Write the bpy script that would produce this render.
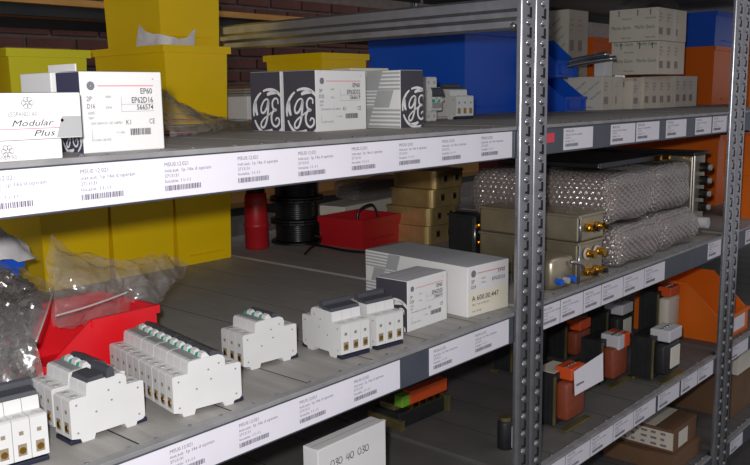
import bpy, bmesh, math, random
from mathutils import Matrix, Vector
random.seed(7)
S = bpy.context.scene
for o in list(bpy.data.objects): bpy.data.objects.remove(o)
COL = S.collection

# ------------------------------------------------------------------ camera
FPX = 851.9
CAM = Vector((0, 0, 1.45))
yaw, pit, rol = (math.radians(a) for a in (48.38, 9.21, -0.845))
fw = Vector((math.sin(yaw)*math.cos(pit), math.cos(yaw)*math.cos(pit), -math.sin(pit)))
rt0 = Vector((math.cos(yaw), -math.sin(yaw), 0)); up0 = rt0.cross(fw)
rt = rt0*math.cos(rol) + up0*math.sin(rol); up = -rt0*math.sin(rol) + up0*math.cos(rol)
cd = bpy.data.cameras.new('camera'); co = bpy.data.objects.new('camera', cd); COL.objects.link(co)
cd.sensor_width = 36; cd.lens = 36*FPX/750; cd.clip_start = .01
co.matrix_world = Matrix((rt, up, -fw)).transposed().to_4x4(); co.location = CAM
S.camera = co
def ray(px, py): return fw + rt*((px-375)/FPX) + up*((232.5-py)/FPX)
def OZ(px, py, z): d = ray(px, py); return CAM + d*((z-CAM.z)/d.z)
def OY(px, py, y): d = ray(px, py); return CAM + d*(y/d.y)
def OX(px, py, x): d = ray(px, py); return CAM + d*(x/d.x)

# ------------------------------------------------------------------ world, flash, exposure
W = bpy.data.worlds.new('world'); S.world = W; W.use_nodes = True
W.node_tree.nodes['Background'].inputs[0].default_value = (.95, .93, 1.0, 1)
W.node_tree.nodes['Background'].inputs[1].default_value = .36
fl = bpy.data.lights.new('camera_flash', 'POINT'); fl.energy = 44; fl.shadow_soft_size = .014
fl.color = (1.0, .97, .98)
fo = bpy.data.objects.new('camera_flash', fl); COL.objects.link(fo)
fo.location = CAM + up*.042 - rt*.03
# fluorescent ceiling tube of the aisle
al = bpy.data.lights.new('aisle_ceiling_light', 'AREA'); al.shape = 'RECTANGLE'; al.size = 3.0; al.size_y = .15; al.energy = 4
al.color = (1, .95, .86)
ao = bpy.data.objects.new('aisle_ceiling_light', al); COL.objects.link(ao); ao.location = (1.2, -.3, 3.0)
vs = S.view_settings
S.display_settings.display_device = 'sRGB'
vs.view_transform = 'Standard'; vs.look = 'None'; vs.gamma = 1; vs.exposure = 0; vs.use_curve_mapping = False

# ------------------------------------------------------------------ materials
def lin(c):
    return tuple(((v/255)/12.92 if v/255 <= .04045 else ((v/255+.055)/1.055)**2.4) for v in c)
MATS = {}
def mat(name, rgb, rough=.5, metal=0., var=0., vscale=20., bump=0., bscale=60., coat=0., spec=.5, stretch=None):
    m = bpy.data.materials.new(name); m.use_nodes = True; MATS[name] = m
    nt = m.node_tree; b = nt.nodes['Principled BSDF']
    c = lin(rgb); b.inputs['Base Color'].default_value = (*c, 1)
    b.inputs['Roughness'].default_value = rough; b.inputs['Metallic'].default_value = metal
    b.inputs['Coat Weight'].default_value = coat; b.inputs['Specular IOR Level'].default_value = spec
    if var or bump:
        tc = nt.nodes.new('ShaderNodeTexCoord'); mp = nt.nodes.new('ShaderNodeMapping')
        nt.links.new(tc.outputs['Object'], mp.inputs[0])
        if stretch: mp.inputs['Scale'].default_value = stretch
    if var:
        n = nt.nodes.new('ShaderNodeTexNoise'); n.inputs['Scale'].default_value = vscale; n.inputs['Detail'].default_value = 5
        r = nt.nodes.new('ShaderNodeValToRGB')
        r.color_ramp.elements[0].position = .3; r.color_ramp.elements[1].position = .7
        r.color_ramp.elements[0].color = (*(v*(1-var) for v in c), 1); r.color_ramp.elements[1].color = (*(min(1, v*(1+var)) for v in c), 1)
        nt.links.new(mp.outputs[0], n.inputs['Vector']); nt.links.new(n.outputs[0], r.inputs[0]); nt.links.new(r.outputs[0], b.inputs['Base Color'])
    if bump:
        n2 = nt.nodes.new('ShaderNodeTexNoise'); n2.inputs['Scale'].default_value = bscale; n2.inputs['Detail'].default_value = 3
        bp = nt.nodes.new('ShaderNodeBump'); bp.inputs['Strength'].default_value = bump; bp.inputs['Distance'].default_value = .004
        nt.links.new(mp.outputs[0], n2.inputs['Vector']); nt.links.new(n2.outputs[0], bp.inputs['Height']); nt.links.new(bp.outputs[0], b.inputs['Normal'])
    return m
M = MATS
mat('galv', (164, 166, 170), .26, .88, .12, 40, .05, 30)
mat('galv_dull', (150, 150, 150), .5, .2, .16, 30, .1, 60)
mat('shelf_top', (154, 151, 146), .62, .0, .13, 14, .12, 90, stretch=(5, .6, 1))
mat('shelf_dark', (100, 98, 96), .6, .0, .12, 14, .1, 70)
mat('shelf_edge', (88, 94, 104), .45, .4, .1, 20)
mat('beam_dark', (58, 60, 62), .5, .5, .15, 8)
mat('slot', (16, 16, 18), .7)
mat('joint', (58, 56, 55), .9, spec=.05)
mat('paper', (228, 226, 234), .55, 0, .02, 30)
mat('paper_ink', (104, 102, 116), .6)
mat('ink', (56, 56, 66), .6)
mat('ink_grey', (116, 116, 124), .6)
mat('red_ink', (226, 92, 108), .6)
mat('pink', (226, 70, 90), .6)
mat('card_white', (226, 226, 224), .55, 0, .02, 15, .03, 100)
mat('card_grey', (168, 170, 170), .55, 0, .03, 15)
mat('card_top', (196, 197, 200), .5, 0, .05, 12)
mat('card_black', (66, 64, 72), .45, 0, .05, 15)
mat('card_navy', (58, 58, 84), .45, 0, .05, 15)
mat('card_brown', (116, 86, 60), .75, 0, .1, 12, .1, 60)
mat('card_pale', (222, 216, 200), .6, 0, .05, 15)
mat('card_cream', (232, 226, 206), .6, 0, .04, 15)
mat('green_ink', (62, 112, 92), .6)
mat('mauve_ink', (140, 118, 124), .6)
mat('yellow', (246, 206, 4), .38, 0, .04, 6, .03, 200)
mat('yellow_light_cast', (216, 208, 34), .38, 0, .04, 6, .03, 200)  # same bin yellow, greenish cast of the light put into the colour
mat('blue', (20, 92, 212), .38, 0, .05, 6, .03, 200)
mat('red', (228, 30, 40), .38, 0, .05, 6, .03, 200)
mat('red_dark', (178, 26, 34), .42, 0, .05, 6)
mat('orange', (236, 112, 14), .42, 0, .05, 6, .03, 200)
mat('breaker', (212, 213, 211), .42, 0, .02, 40)
mat('breaker_grey', (150, 150, 150), .5)  # plain mid-grey of the rating window
mat('dark_grey', (70, 72, 78), .45, 0, .05, 40)
mat('clip', (34, 36, 56), .4)
mat('green', (24, 168, 132), .4)
mat('brass', (205, 160, 70), .25, 1., .1, 60)
mat('hole', (140, 128, 108), .5)
mat('screw', (188, 186, 178), .35, .3)
mat('gold_zinc', (206, 180, 122), .33, .65, .22, 18, .08, 25)
mat('olive_zinc', (130, 120, 80), .35, .6, .25, 25)
mat('steel_box', (178, 168, 144), .30, .75, .2, 16, .06, 20)
mat('core', (40, 42, 44), .5, .2, .2, 60)
mat('coil', (138, 66, 42), .5, 0, .15, 60, .1, 200)
mat('terminal_orange', (216, 84, 34), .45)
mat('terminal_green', (120, 176, 50), .45)
mat('terminal_white', (205, 205, 208), .45)
mat('black', (20, 20, 23), .35, 0, .1, 40)
mat('cable', (22, 22, 25), .3, 0, .1, 60)
mat('wood', (196, 144, 74), .7, 0, .18, 9, .1, 40, stretch=(1, 12, 12))
mat('brick', (98, 62, 54), .85, 0, .2, 9, .5, 60)
mat('mortar', (120, 112, 106), .9, 0, .12, 20, .3, 90)
mat('concrete', (106, 104, 100), .85, 0, .12, 3, .15, 30)
mat('rag', (228, 226, 226), .7, 0, .06, 30)
mat('sheet_grey', (150, 146, 138), .6, 0, .08, 20)
mat('part_metal', (124, 120, 114), .3, .6, .3, 60)
mat('pinkpaper', (186, 96, 112), .6)
mat('wrap_core', (118, 100, 88), .6, 0, .2, 14)
mat('tape', (226, 224, 214), .4)
def clear_mat(name, tint, alpha, rough=.12, crease=.3, gloss=.08):
    m = bpy.data.materials.new(name); m.use_nodes = True; MATS[name] = m
    nt = m.node_tree; nt.nodes.remove(nt.nodes['Principled BSDF']); out = nt.nodes['Material Output']
    tr = nt.nodes.new('ShaderNodeBsdfTransparent'); tr.inputs[0].default_value = (.97, .97, .97, 1)
    b = nt.nodes.new('ShaderNodeBsdfPrincipled'); b.inputs['Base Color'].default_value = (*lin(tint), 1); b.inputs['Roughness'].default_value = rough
    b.inputs['Coat Weight'].default_value = 1.; b.inputs['Coat Roughness'].default_value = .06; b.inputs['Specular IOR Level'].default_value = .9
    mx = nt.nodes.new('ShaderNodeMixShader'); mx.inputs[0].default_value = alpha
    n = nt.nodes.new('ShaderNodeTexNoise'); n.inputs['Scale'].default_value = 45; tc = nt.nodes.new('ShaderNodeTexCoord')
    bp = nt.nodes.new('ShaderNodeBump'); bp.inputs['Strength'].default_value = crease; bp.inputs['Distance'].default_value = .004
    nt.links.new(tc.outputs['Object'], n.inputs['Vector']); nt.links.new(n.outputs[0], bp.inputs['Height']); nt.links.new(bp.outputs[0], b.inputs['Normal'])
    nt.links.new(tr.outputs[0], mx.inputs[1]); nt.links.new(b.outputs[0], mx.inputs[2]); gl = nt.nodes.new('ShaderNodeBsdfGlossy'); gl.inputs['Roughness'].default_value = .2; nt.links.new(bp.outputs[0], gl.inputs['Normal'])
    m2 = nt.nodes.new('ShaderNodeMixShader'); m2.inputs[0].default_value = gloss
    nt.links.new(mx.outputs[0], m2.inputs[1]); nt.links.new(gl.outputs[0], m2.inputs[2]); nt.links.new(m2.outputs[0], out.inputs[0])
clear_mat('clear', (206, 202, 200), .17, .10, .9, .07)
clear_mat('clear_zip', (225, 222, 222), .55)
clear_mat('bubble', (214, 206, 202), .27, .08, .1, .13)

# ------------------------------------------------------------------ mesh helpers
class MB:
    def __init__(s): s.v = []; s.f = []
    def add(s, vs, fs, mtx=None):
        n = len(s.v)
        s.v += [tuple(mtx @ Vector(p)) if mtx else tuple(p) for p in vs]
        s.f += [tuple(i+n for i in f) for f in fs]; return s
    def box(s, a, b, c=0., mtx=None):
        """box from corner a to corner b, edges chamfered by c"""
        (x0, y0, z0), (x1, y1, z1) = a, b
        if c <= 0:
            vs = [(x, y, z) for z in (z0, z1) for y in (y0, y1) for x in (x0, x1)]
            return s.add(vs, [(0,2,3,1),(4,5,7,6),(0,1,5,4),(2,6,7,3),(0,4,6,2),(1,3,7,5)], mtx)
        bm = bmesh.new(); bmesh.ops.create_cube(bm, size=1)
        for v in bm.verts: v.co = Vector(((x0+x1)/2+v.co.x*(x1-x0), (y0+y1)/2+v.co.y*(y1-y0), (z0+z1)/2+v.co.z*(z1-z0)))
        bmesh.ops.bevel(bm, geom=bm.edges[:], offset=c, segments=2, affect='EDGES', profile=.5)
        bm.verts.index_update(); s.bm(bm, mtx); bm.free(); return s
    def bm(s, bm, mtx=None):
        bm.verts.ensure_lookup_table(); bm.verts.index_update()
        return s.add([v.co.copy() for v in bm.verts], [[v.index for v in f.verts] for f in bm.faces], mtx)
    def cyl(s, p0, p1, r, n=12, r1=None, mtx=None):
        p0, p1 = Vector(p0), Vector(p1); d = (p1-p0).normalized()
        a = d.orthogonal().normalized(); b = d.cross(a); r1 = r if r1 is None else r1
        vs = [p0+(a*math.cos(t)+b*math.sin(t))*r for t in (2*math.pi*i/n for i in range(n))]
        vs += [p1+(a*math.cos(t)+b*math.sin(t))*r1 for t in (2*math.pi*i/n for i in range(n))]
        fs = [(i, (i+1) % n, n+(i+1) % n, n+i) for i in range(n)] + [tuple(reversed(range(n))), tuple(range(n, 2*n))]
        return s.add(vs, fs, mtx)
    def prism(s, prof, y0, y1, mtx=None):
        """profile of (x, z) extruded along y"""
        n = len(prof)
        vs = [(x, y0, z) for x, z in prof] + [(x, y1, z) for x, z in prof]
        fs = [(i, n+i, n+(i+1) % n, (i+1) % n) for i in range(n)] + [tuple(range(n)), tuple(reversed(range(n, 2*n)))]
        return s.add(vs, fs, mtx)
    def lathe(s, prof, n=20, mtx=None):
        vs = []; fs = []
        for r, z in prof: vs += [(r*math.cos(2*math.pi*i/n), r*math.sin(2*math.pi*i/n), z) for i in range(n)]
        for k in range(len(prof)-1): fs += [(k*n+i, k*n+(i+1) % n, (k+1)*n+(i+1) % n, (k+1)*n+i) for i in range(n)]
        fs += [tuple(reversed(range(n))), tuple(range((len(prof)-1)*n, len(prof)*n))]
        return s.add(vs, fs, mtx)
    def tube(s, pts, r, n=8, mtx=None):
        pts = [Vector(p) for p in pts]; vs = []; fs = []; a = None
        for i, p in enumerate(pts):
            d = (pts[min(i+1, len(pts)-1)]-pts[max(i-1, 0)]).normalized()
            a = d.orthogonal().normalized() if a is None else (a-d*a.dot(d)).normalized()
            b = d.cross(a); vs += [p+(a*math.cos(t)+b*math.sin(t))*r for t in (2*math.pi*k/n for k in range(n))]
        for i in range(len(pts)-1): fs += [(i*n+k, i*n+(k+1) % n, (i+1)*n+(k+1) % n, (i+1)*n+k) for k in range(n)]
        fs += [tuple(reversed(range(n))), tuple(range((len(pts)-1)*n, len(pts)*n))]
        return s.add(vs, fs, mtx)
    def dome(s, c, r, h, nrm, n=8):
        c = Vector(c); d = Vector(nrm); a = d.orthogonal().normalized(); b = d.cross(a); vs = []; fs = []
        for k, (rr, hh) in enumerate(((1, 0), (.8, .6), (.45, .9))):
            vs += [c+(a*math.cos(t)+b*math.sin(t))*r*rr+d*h*hh for t in (2*math.pi*i/n for i in range(n))]
        for k in range(2): fs += [(k*n+i, k*n+(i+1) % n, (k+1)*n+(i+1) % n, (k+1)*n+i) for i in range(n)]
        fs.append(tuple(range(2*n, 3*n))); return s.add(vs, fs)
    def rect(s, u0, v0, u1, v1): return s.add([(u0, v0, 0), (u1, v0, 0), (u1, v1, 0), (u0, v1, 0)], [(0, 1, 2, 3)])
    def poly(s, pts): return s.add([(u, v, 0) for u, v in pts], [tuple(range(len(pts)))])
    def text(s, t, u, v, size, width=None, shear=0., fat=0.):
        vs, fs, w = text_mesh(t, shear, fat); k = (width/w) if width else size
        return s.add([(u+x*k, v+y*size, 0) for x, y in vs], fs)
    def ribbon(s, pts, w, clip=None, sub=5):
        P = cat(pts, sub); vs = []; fs = []
        for i, p in enumerate(P):
            d = (P[min(i+1, len(P)-1)]-P[max(i-1, 0)]); d = d.normalized() if d.length else Vector((1, 0)); nn = Vector((-d.y, d.x))
            ww = w*(.55+.45*math.sin(math.pi*(i+.6)/(len(P)+.2)))
            for sgn in (1, -1):
                q = p+nn*ww*sgn
                if clip: q = Vector((min(max(q.x, clip[0]), clip[2]), min(max(q.y, clip[1]), clip[3])))
                vs.append((q.x, q.y, 0))
        fs = [(2*i, 2*i+1, 2*i+3, 2*i+2) for i in range(len(P)-1)]
        return s.add(vs, fs)
    def mesh(s, name, m, smooth=False):
        me = bpy.data.meshes.new(name); me.from_pydata(s.v, [], s.f); me.update()
        if m: me.materials.append(M[m] if isinstance(m, str) else m)
        if smooth: me.shade_smooth()
        return me
    def build(s, name, m, parent=None, smooth=False, mtx=None):
        return put(name, s.mesh(name, m, smooth), parent, mtx)
def cat(pts, sub):
    P = [Vector(p) for p in pts]; out = []
    for i in range(len(P)-1):
        a, b, c, d = P[max(i-1, 0)], P[i], P[i+1], P[min(i+2, len(P)-1)]
        for k in range(sub):
            t = k/sub; out.append(.5*((2*b)+(c-a)*t+(2*a-5*b+4*c-d)*t*t+(3*b-a-3*c+d)*t**3))
    out.append(P[-1]); return out
TXT = {}
def text_mesh(t, shear=0., fat=0.):
    key = (t, shear, fat)
    if key not in TXT:
        c = bpy.data.curves.new('t', 'FONT'); c.body = t; c.size = 1.4; c.shear = shear; c.resolution_u = 2; c.offset = fat; c.fill_mode = 'FRONT'
        o = bpy.data.objects.new('t', c); COL.objects.link(o)
        dg = bpy.context.evaluated_depsgraph_get(); me = o.evaluated_get(dg).to_mesh()
        vs = [(v.co.x, v.co.y) for v in me.vertices]; fs = [tuple(p.vertices) for p in me.polygons]
        w = max((x for x, y in vs), default=1); TXT[key] = (vs, fs, w)
        bpy.data.objects.remove(o); bpy.data.curves.remove(c)
    return TXT[key]
def put(name, me, parent=None, mtx=None):
    o = bpy.data.objects.new(name, me); COL.objects.link(o)
    if parent: o.parent = parent
    if mtx is not None: o.matrix_local = mtx
    return o
def tag(o, label, cat_, group=None, kind=None):
    o['label'] = label; o['category'] = cat_
    if group: o['group'] = group
    if kind: o['kind'] = kind
    return o
def thing(name, label, cat_, loc=(0, 0, 0), rz=0., group=None):
    o = bpy.data.objects.new(name, None); o.empty_display_size = .02; COL.objects.link(o)
    o.location = loc; o.rotation_euler = (0, 0, math.radians(rz)); return tag(o, label, cat_, group)
def copy_tree(o, parent=None):
    c = o.copy(); COL.objects.link(c)
    if parent: c.parent = parent
    for ch in [k for k in bpy.data.objects if k.parent == o]: copy_tree(ch, c)
    return c
EPS = .0004
def face(side, w, d, h, e=EPS):
    """matrix from flat (u right, v up) print to a face of a w x d x h box with its corner at the origin"""
    if side == 'front': cols = ((1,0,0), (0,0,1), (0,-1,0), (0,-e,0))
    elif side == 'left': cols = ((0,-1,0), (0,0,1), (-1,0,0), (-e,d,0))
    elif side == 'right': cols = ((0,1,0), (0,0,1), (1,0,0), (w+e,0,0))
    else: cols = ((1,0,0), (0,1,0), (0,0,1), (0,0,h+e))
    return Matrix([[cols[0][i], cols[1][i], cols[2][i], cols[3][i]] for i in range(3)]+[[0,0,0,1]])

# ------------------------------------------------------------------ setting
YF = .75; YB = 1.75
zU, zM, zL, zB, zT = 1.394, 1.085, .774, .500, 1.785
o = MB().box((-2, -3, -.1), (7, 3.4, 0)).build('floor', 'concrete'); o['kind'] = 'structure'
wall = MB().box((-1, 3.41, 0), (7, 3.6, 3.1)).build('wall_back', 'mortar'); wall['kind'] = 'structure'
bms = [MB().box((0, 0, 0), (.21, .03, .05), .004).mesh('brick', 'brick')]
for r in range(13):
    z = 1.15+r*.0625
    for k in range(22):
        x = 1.05+k*.222+(.111 if r % 2 else 0)
        b = put('brick', bms[0], wall); b.location = (x+random.uniform(-.002, .002), 3.396+random.uniform(-.003, .002), z)

# rack posts
def upright(x, y, w, label, detail=True, facing=-1):
    t = thing('upright_post', label, 'rack post', (x, y, 0), 0, None)
    H = 2.3; dp = .011; th = .0025; r = .007
    q4 = [i*math.pi/12 for i in range(7)]
    prof = [(0, dp)]+[(r-r*math.cos(a), r-r*math.sin(a)) for a in q4]+[(w-r+r*math.sin(a), r-r*math.cos(a)) for a in q4]+[(w, dp), (w-.006, dp), (w-.006, dp-th), (w-th, dp-th), (w-th, r), (w-r, th), (r, th), (th, r), (th, dp-th), (.006, dp-th), (.006, dp)]
    if facing > 0: prof = [(a, -b) for a, b in prof]
    n = len(prof); m = MB()
    m.add([(a, b, 0) for a, b in prof]+[(a, b, H) for a, b in prof], [(i, (i+1) % n, n+(i+1) % n, n+i) for i in range(n)]+[tuple(reversed(range(n))), tuple(range(n, 2*n))])
    ch = m.build('channel', 'galv', t, True); ch.data.set_sharp_from_angle(angle=.6)
    MB().box((-.0015, -.006 if facing < 0 else -.036, 0), (w+.0015, .036 if facing < 0 else .006, .004)).build('foot_plate', 'galv_dull', t)
    if detail:
        d = MB(); s = MB(); z = .3
        while z < 1.9:
            d.dome((w*.42, -.0001, z), .0062, .0036, (0, -1, 0))
            s.box((w*.52, -.0009, z+.007), (w*.52+.0045, -.0003, z+.024)); s.box((w*.34, -.0009, z+.0085), (w*.52, -.0003, z+.012))
            z += .0315
        q = d.build('embossed_dimples', 'galv', t, True); q['kind'] = 'stuff'
        q = s.build('slots', 'slot', t); q['kind'] = 'stuff'
    return t
upright(1.1915, .739, .040, 'zinc perforated rack post beside the long white carton')
upright(1.2355, .739, .040, 'zinc perforated rack post beside the silver relay box, twin on the metal box side')
upright(2.157, .739, .046, 'far zinc perforated rack post beside the grey steel unit with dark terminals')
upright(2.207, .739, .046, 'far zinc perforated rack post next to the orange bins')
upright(1.197, YB+.012, .034, 'plain rear rack post behind the yellow bins', False, 1)
upright(2.163, YB+.012, .034, 'plain rear rack post behind the large blue bin', False, 1)
upright(.225, .737, .034, 'zinc perforated rack post at the open end of the rack', False)
upright(3.16, .737, .034, 'zinc perforated rack post at the orange and blue bin tower', False)
upright(4.16, .737, .034, 'zinc perforated rack post at the last bay', False)

# a label on the shelf strip: paper with printed lines and a barcode
def label_print():
    m = MB(); 
    m.text('M5U0.12.021', .006, .0335, .0042, .030)
    m.text('inst.aut. 1p 16a d optrain', .006, .0275, .0036, .060)
    m.text('2713131', .006, .022, .0034, .017)
    m.text('locatie: 11-11', .006, .0165, .0034, .032)
    x = .006
    while x < .052:
        w = random.choice((.0007, .0011, .0016)); m.rect(x, .008, x+w, .0135); x += w+random.choice((.0006, .001))
    return m.mesh('print', 'paper_ink')
PRINT = label_print()
def price_label(sh, x0, x1, z0, z1, y, xs=None, tilt=0.):
    p = MB().box((x0, y-.0008, z0), (x1, y-.0002, z1)).build('shelf_label', 'paper', sh)
    for x in (xs if xs is not None else [x0]):
        q = put('print', PRINT, p, Matrix.Translation((x, y-.0011, z0+(z1-z0-.043)/2)) @ Matrix(((1,0,0,0),(0,0,-1,0),(0,1,0,0),(0,0,0,1)))); q['kind'] = 'stuff'
    return p
SH = {}
def shelf(key, x0, x1, z, label, hgt=.050, top='shelf_top', edge='shelf_edge'):
    t = thing('rack_shelf', label, 'shelf', (0, 0, 0)); SH[key] = t
    xa, xb = x0-.0375, x1+.0375
    n = round((xb-xa)/.1185); w = (xb-xa)/n
    pm = MB().box((.0013, YF+.0145, -.016), (w-.0013, YB, 0)).mesh('shelf_panel', top)
    jm = MB().box((-.0012, YF+.015, -.0155), (.0012, YB-.013, -.0003)).mesh('joint', 'joint')
    for k in range(n):
        if k: q = put('joint', jm, t); q.location = (xa+k*w, 0, z)
        p = put('shelf_panel', pm, t); p.location = (xa+k*w, 0, z-random.uniform(0, .0002))
    MB().box((x0, YF-.001, z-hgt), (x1, YF+.014, z-.0045), .0015).build('front_beam', edge, t)
    m = MB().box((x0, YF-.003, z-.0045), (x1, YF+.012, z+.0012), .0008); m.build('front_lip', 'galv_dull', t)
    MB().box((xa+.001, YB-.012, z-hgt), (xb-.001, YB, z-.0165)).build('rear_beam', 'beam_dark', t)
    s = MB(); x = x0+.03
    while x < x1-.02:
        s.dome((x, YF+.010+random.uniform(0, .004), z+.0012), .0028, .0016, (0, 0, 1), 6); x += random.uniform(.03, .06)
    s.build('rivets', 'galv', t)['kind'] = 'stuff'
    return t
A0, A1, B0, B1, C0, C1, D0, D1 = .262, 1.190, 1.277, 2.155, 2.255, 3.140, 3.218, 4.140
names = {'A': ('by the open end of the rack', A0, A1), 'B': ('between the two zinc double posts', B0, B1), 'C': ('beyond the far double post', C0, C1), 'D': ('at the bin tower', D0, D1)}
for b, (nm, x0, x1) in names.items():
    shelf('U'+b, x0, x1, zU, 'upper grey steel shelf '+nm+(', white label strip' if b == 'A' else ''), top='shelf_top')
    shelf('M'+b, x0, x1, zM, 'middle grey steel shelf '+nm+(', carrying the circuit breakers' if b == 'A' else ''), .052)
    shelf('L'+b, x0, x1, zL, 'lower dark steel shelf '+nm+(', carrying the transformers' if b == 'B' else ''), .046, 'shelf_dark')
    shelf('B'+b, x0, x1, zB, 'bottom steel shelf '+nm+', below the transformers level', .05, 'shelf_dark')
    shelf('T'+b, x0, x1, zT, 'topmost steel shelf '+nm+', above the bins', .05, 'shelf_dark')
yl = YF-.001
price_label(SH['UA'], A0, A1-.012, zU-.0475, zU-.006, yl, [.32, .414, .509, .606, .699, .793, .888, .985, 1.085])
price_label(SH['MA'], A0, .891, zM-.049, zM-.007, yl, [.30, .398, .496, .592, .689, .789])
price_label(SH['MA'], .959, 1.174, zM-.049, zM-.007, yl, [.963, 1.071])
for i, (a, b) in enumerate(((1.345, 1.453), (1.526, 1.632), (1.638, 1.748), (1.784, 1.893), (1.946, 2.044), (2.053, 2.144))):
    price_label(SH['UB'], a, b, zU-.046, zU-.008, yl)
MB().box((1.281, yl-.001, zU-.030), (1.312, yl-.0002, zU-.014)).build('pink_sticker', 'pink', SH['UB'])
for a, b in ((1.279, 1.344), (1.347, 1.431), (1.434, 1.504), (1.507, 1.60), (1.603, 1.70), (1.703, 1.806)):
    price_label(SH['MB'], a, b, zM-.050, zM-.008, yl)
price_label(SH['MB'], 2.062, 2.150, zM-.046, zM-.004, yl)
for a, b in ((1.28, 1.375), (1.378, 1.475), (1.478, 1.575), (1.578, 1.672), (1.675, 1.786), (1.80, 1.92), (1.932, 2.032), (2.037, 2.137)):
    price_label(SH['LB'], a, b, zL-.043, zL-.005, yl)
price_label(SH['LC'], 2.260, 2.40, zL-.042, zL-.006, yl)
price_label(SH['BC'], 2.30, 2.40, zB-.045, zB-.008, yl); price_label(SH['UC'], 2.42, 2.52, zU-.046, zU-.008, yl); price_label(SH['MC'], 2.33, 2.43, zM-.046, zM-.008, yl)

# side brace of the twin posts under the topmost shelf
def brace(x, z0, z1, label):
    t = thing('side_brace', label, 'rack brace', (x, YF+.012, z0))
    h = z1-z0; L = YB-YF-.02
    pr = [(0, 0), (.012, 0), (.012, .003), (.004, .006), (.004, .018), (-.001, .021), (-.001, .027), (.004, .030), (.004, h-.006), (.012, h-.003), (.012, h), (0, h), (-.003, h-.004), (-.003, .034), (-.008, .028), (-.008, .020), (-.003, .014), (-.003, .004)]
    MB().prism(pr, 0, L).build('rail', 'galv', t)
    MB().dome((-.004, .012, .006), .006, .004, (-1, 0, 0)).build('bolt', 'galv', t, True)
brace(1.222, 1.551, 1.604, 'ribbed galvanised side rail running back above the blue bin')
# shelves of the rack standing behind, with raw board edges
for z, lab in ((1.70, 'wooden-edged shelf of the rear rack above the brick wall view'), (1.085, 'wooden-edged shelf of the rear rack behind the black cable spools')):
    t = thing('rear_shelf', lab, 'shelf', (-.5, 2.2, z))
    MB().box((0, 0, 0), (5, .45, .018)).build('board', 'wood', t)
    MB().box((0, .02, -.03), (5, .04, 0)).build('support_beam', 'beam_dark', t); MB().box((0, .41, -.03), (5, .43, 0)).build('support_beam', 'beam_dark', t)
for x, lab in ((-.4, 'dark post at the open end of the rear rack'), (2.0, 'dark post in the middle of the rear rack'), (4.4, 'dark post at the bin tower end of the rear rack')):
    t = thing('rear_rack_post', lab, 'rack post', (x, 2.66, 0))
    MB().box((0, 0, 0), (.04, .04, 2.2), .003).build('post', 'beam_dark', t); MB().box((0, -.44, 1.04), (.04, 0, 1.055)).build('arm', 'beam_dark', t); MB().box((0, -.44, 1.655), (.04, 0, 1.67)).build('arm', 'beam_dark', t)

# ------------------------------------------------------------------ bins
def bin_(name, label, m, loc, w, d, h, rz=0., open_front=False, group=None, rim=.006, card=False):
    t = thing(name, label, 'bin', loc, rz, group); th = .003; tp = .004
    b = MB().box((tp, tp, 0), (w-tp, d-tp, th))
    if open_front:
        f0, f1, yk = .42*h, h, .40*d
        side = [(.0, 0), (d, 0), (d, h), (yk, h), (.03*d, f0), (0, f0)]
        mt = Matrix(((0, 1, 0, 0), (1, 0, 0, 0), (0, 0, 1, 0), (0, 0, 0, 1)))
        b.prism(side, 0, th, mt).prism(side, w-th, w, mt)
        b.box((th, d-th, 0), (w-th, d, h)).box((th, 0, 0), (w-th, th, f0))
        b.build('tub', m, t)
        r = MB().box((-.003, yk, h-.010), (th-.0008, d-th+.001, h+.0012)).box((w-th+.0008, yk, h-.010), (w+.003, d-th+.001, h+.0012)).box((-.003, d-th+.0008, h-.010), (w+.003, d+.004, h+.001))
        r.build('rim', m, t); MB().box((-.001, -.004, f0-.008), (w+.001, th-.0008, f0+.001)).build('front_lip', m, t)
        MB().box((w*.15, -.006, f0*.18), (w*.85, -.001, f0*.22)).box((w*.15, -.006, f0*.2), (w*.17, -.001, f0*.8)).box((w*.83, -.006, f0*.2), (w*.85, -.001, f0*.8)).build('label_holder', m, t)
        if card: MB().box((w*.18, -.0035, f0*.24), (w*.82, -.0028, f0*.85)).build('label_card', 'paper', t)
    else:
        def wall(a0, a1, b0, b1): b.add([a0, a1, b1, b0], [(0, 1, 2, 3)])
        o0 = [(tp, tp), (w-tp, tp), (w-tp, d-tp), (tp, d-tp)]; o1 = [(0, 0), (w, 0), (w, d), (0, d)]
        i0 = [(tp+th, tp+th), (w-tp-th, tp+th), (w-tp-th, d-tp-th), (tp+th, d-tp-th)]; i1 = [(th, th), (w-th, th), (w-th, d-th), (th, d-th)]
        vs = [(x, y, 0) for x, y in o0]+[(x, y, h) for x, y in o1]+[(x, y, h) for x, y in i1]+[(x, y, th) for x, y in i0]; fs = []
        for k in range(3): fs += [(k*4+i, k*4+(i+1) % 4, k*4+4+(i+1) % 4, k*4+4+i) for i in range(4)]
        b.add(vs, fs); b.build('tub', m, t)
        r = MB(); e = rim; hh = .014
        for a, c in (((-e, -e, h-hh), (w+e, th, h+.001)), ((-e, d-th, h-hh), (w+e, d+e, h+.001)), ((-e, th-.0004, h-hh), (th, d-th+.0004, h+.0012)), ((w-th, th-.0004, h-hh), (w+e, d-th+.0004, h+.0012))): r.box(a, c)
        r.build('rim', m, t)
        MB().box((w*.2, -.005, .02), (w*.8, -.0005, .022)).build('label_slot', m, t)
    return t
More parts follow.
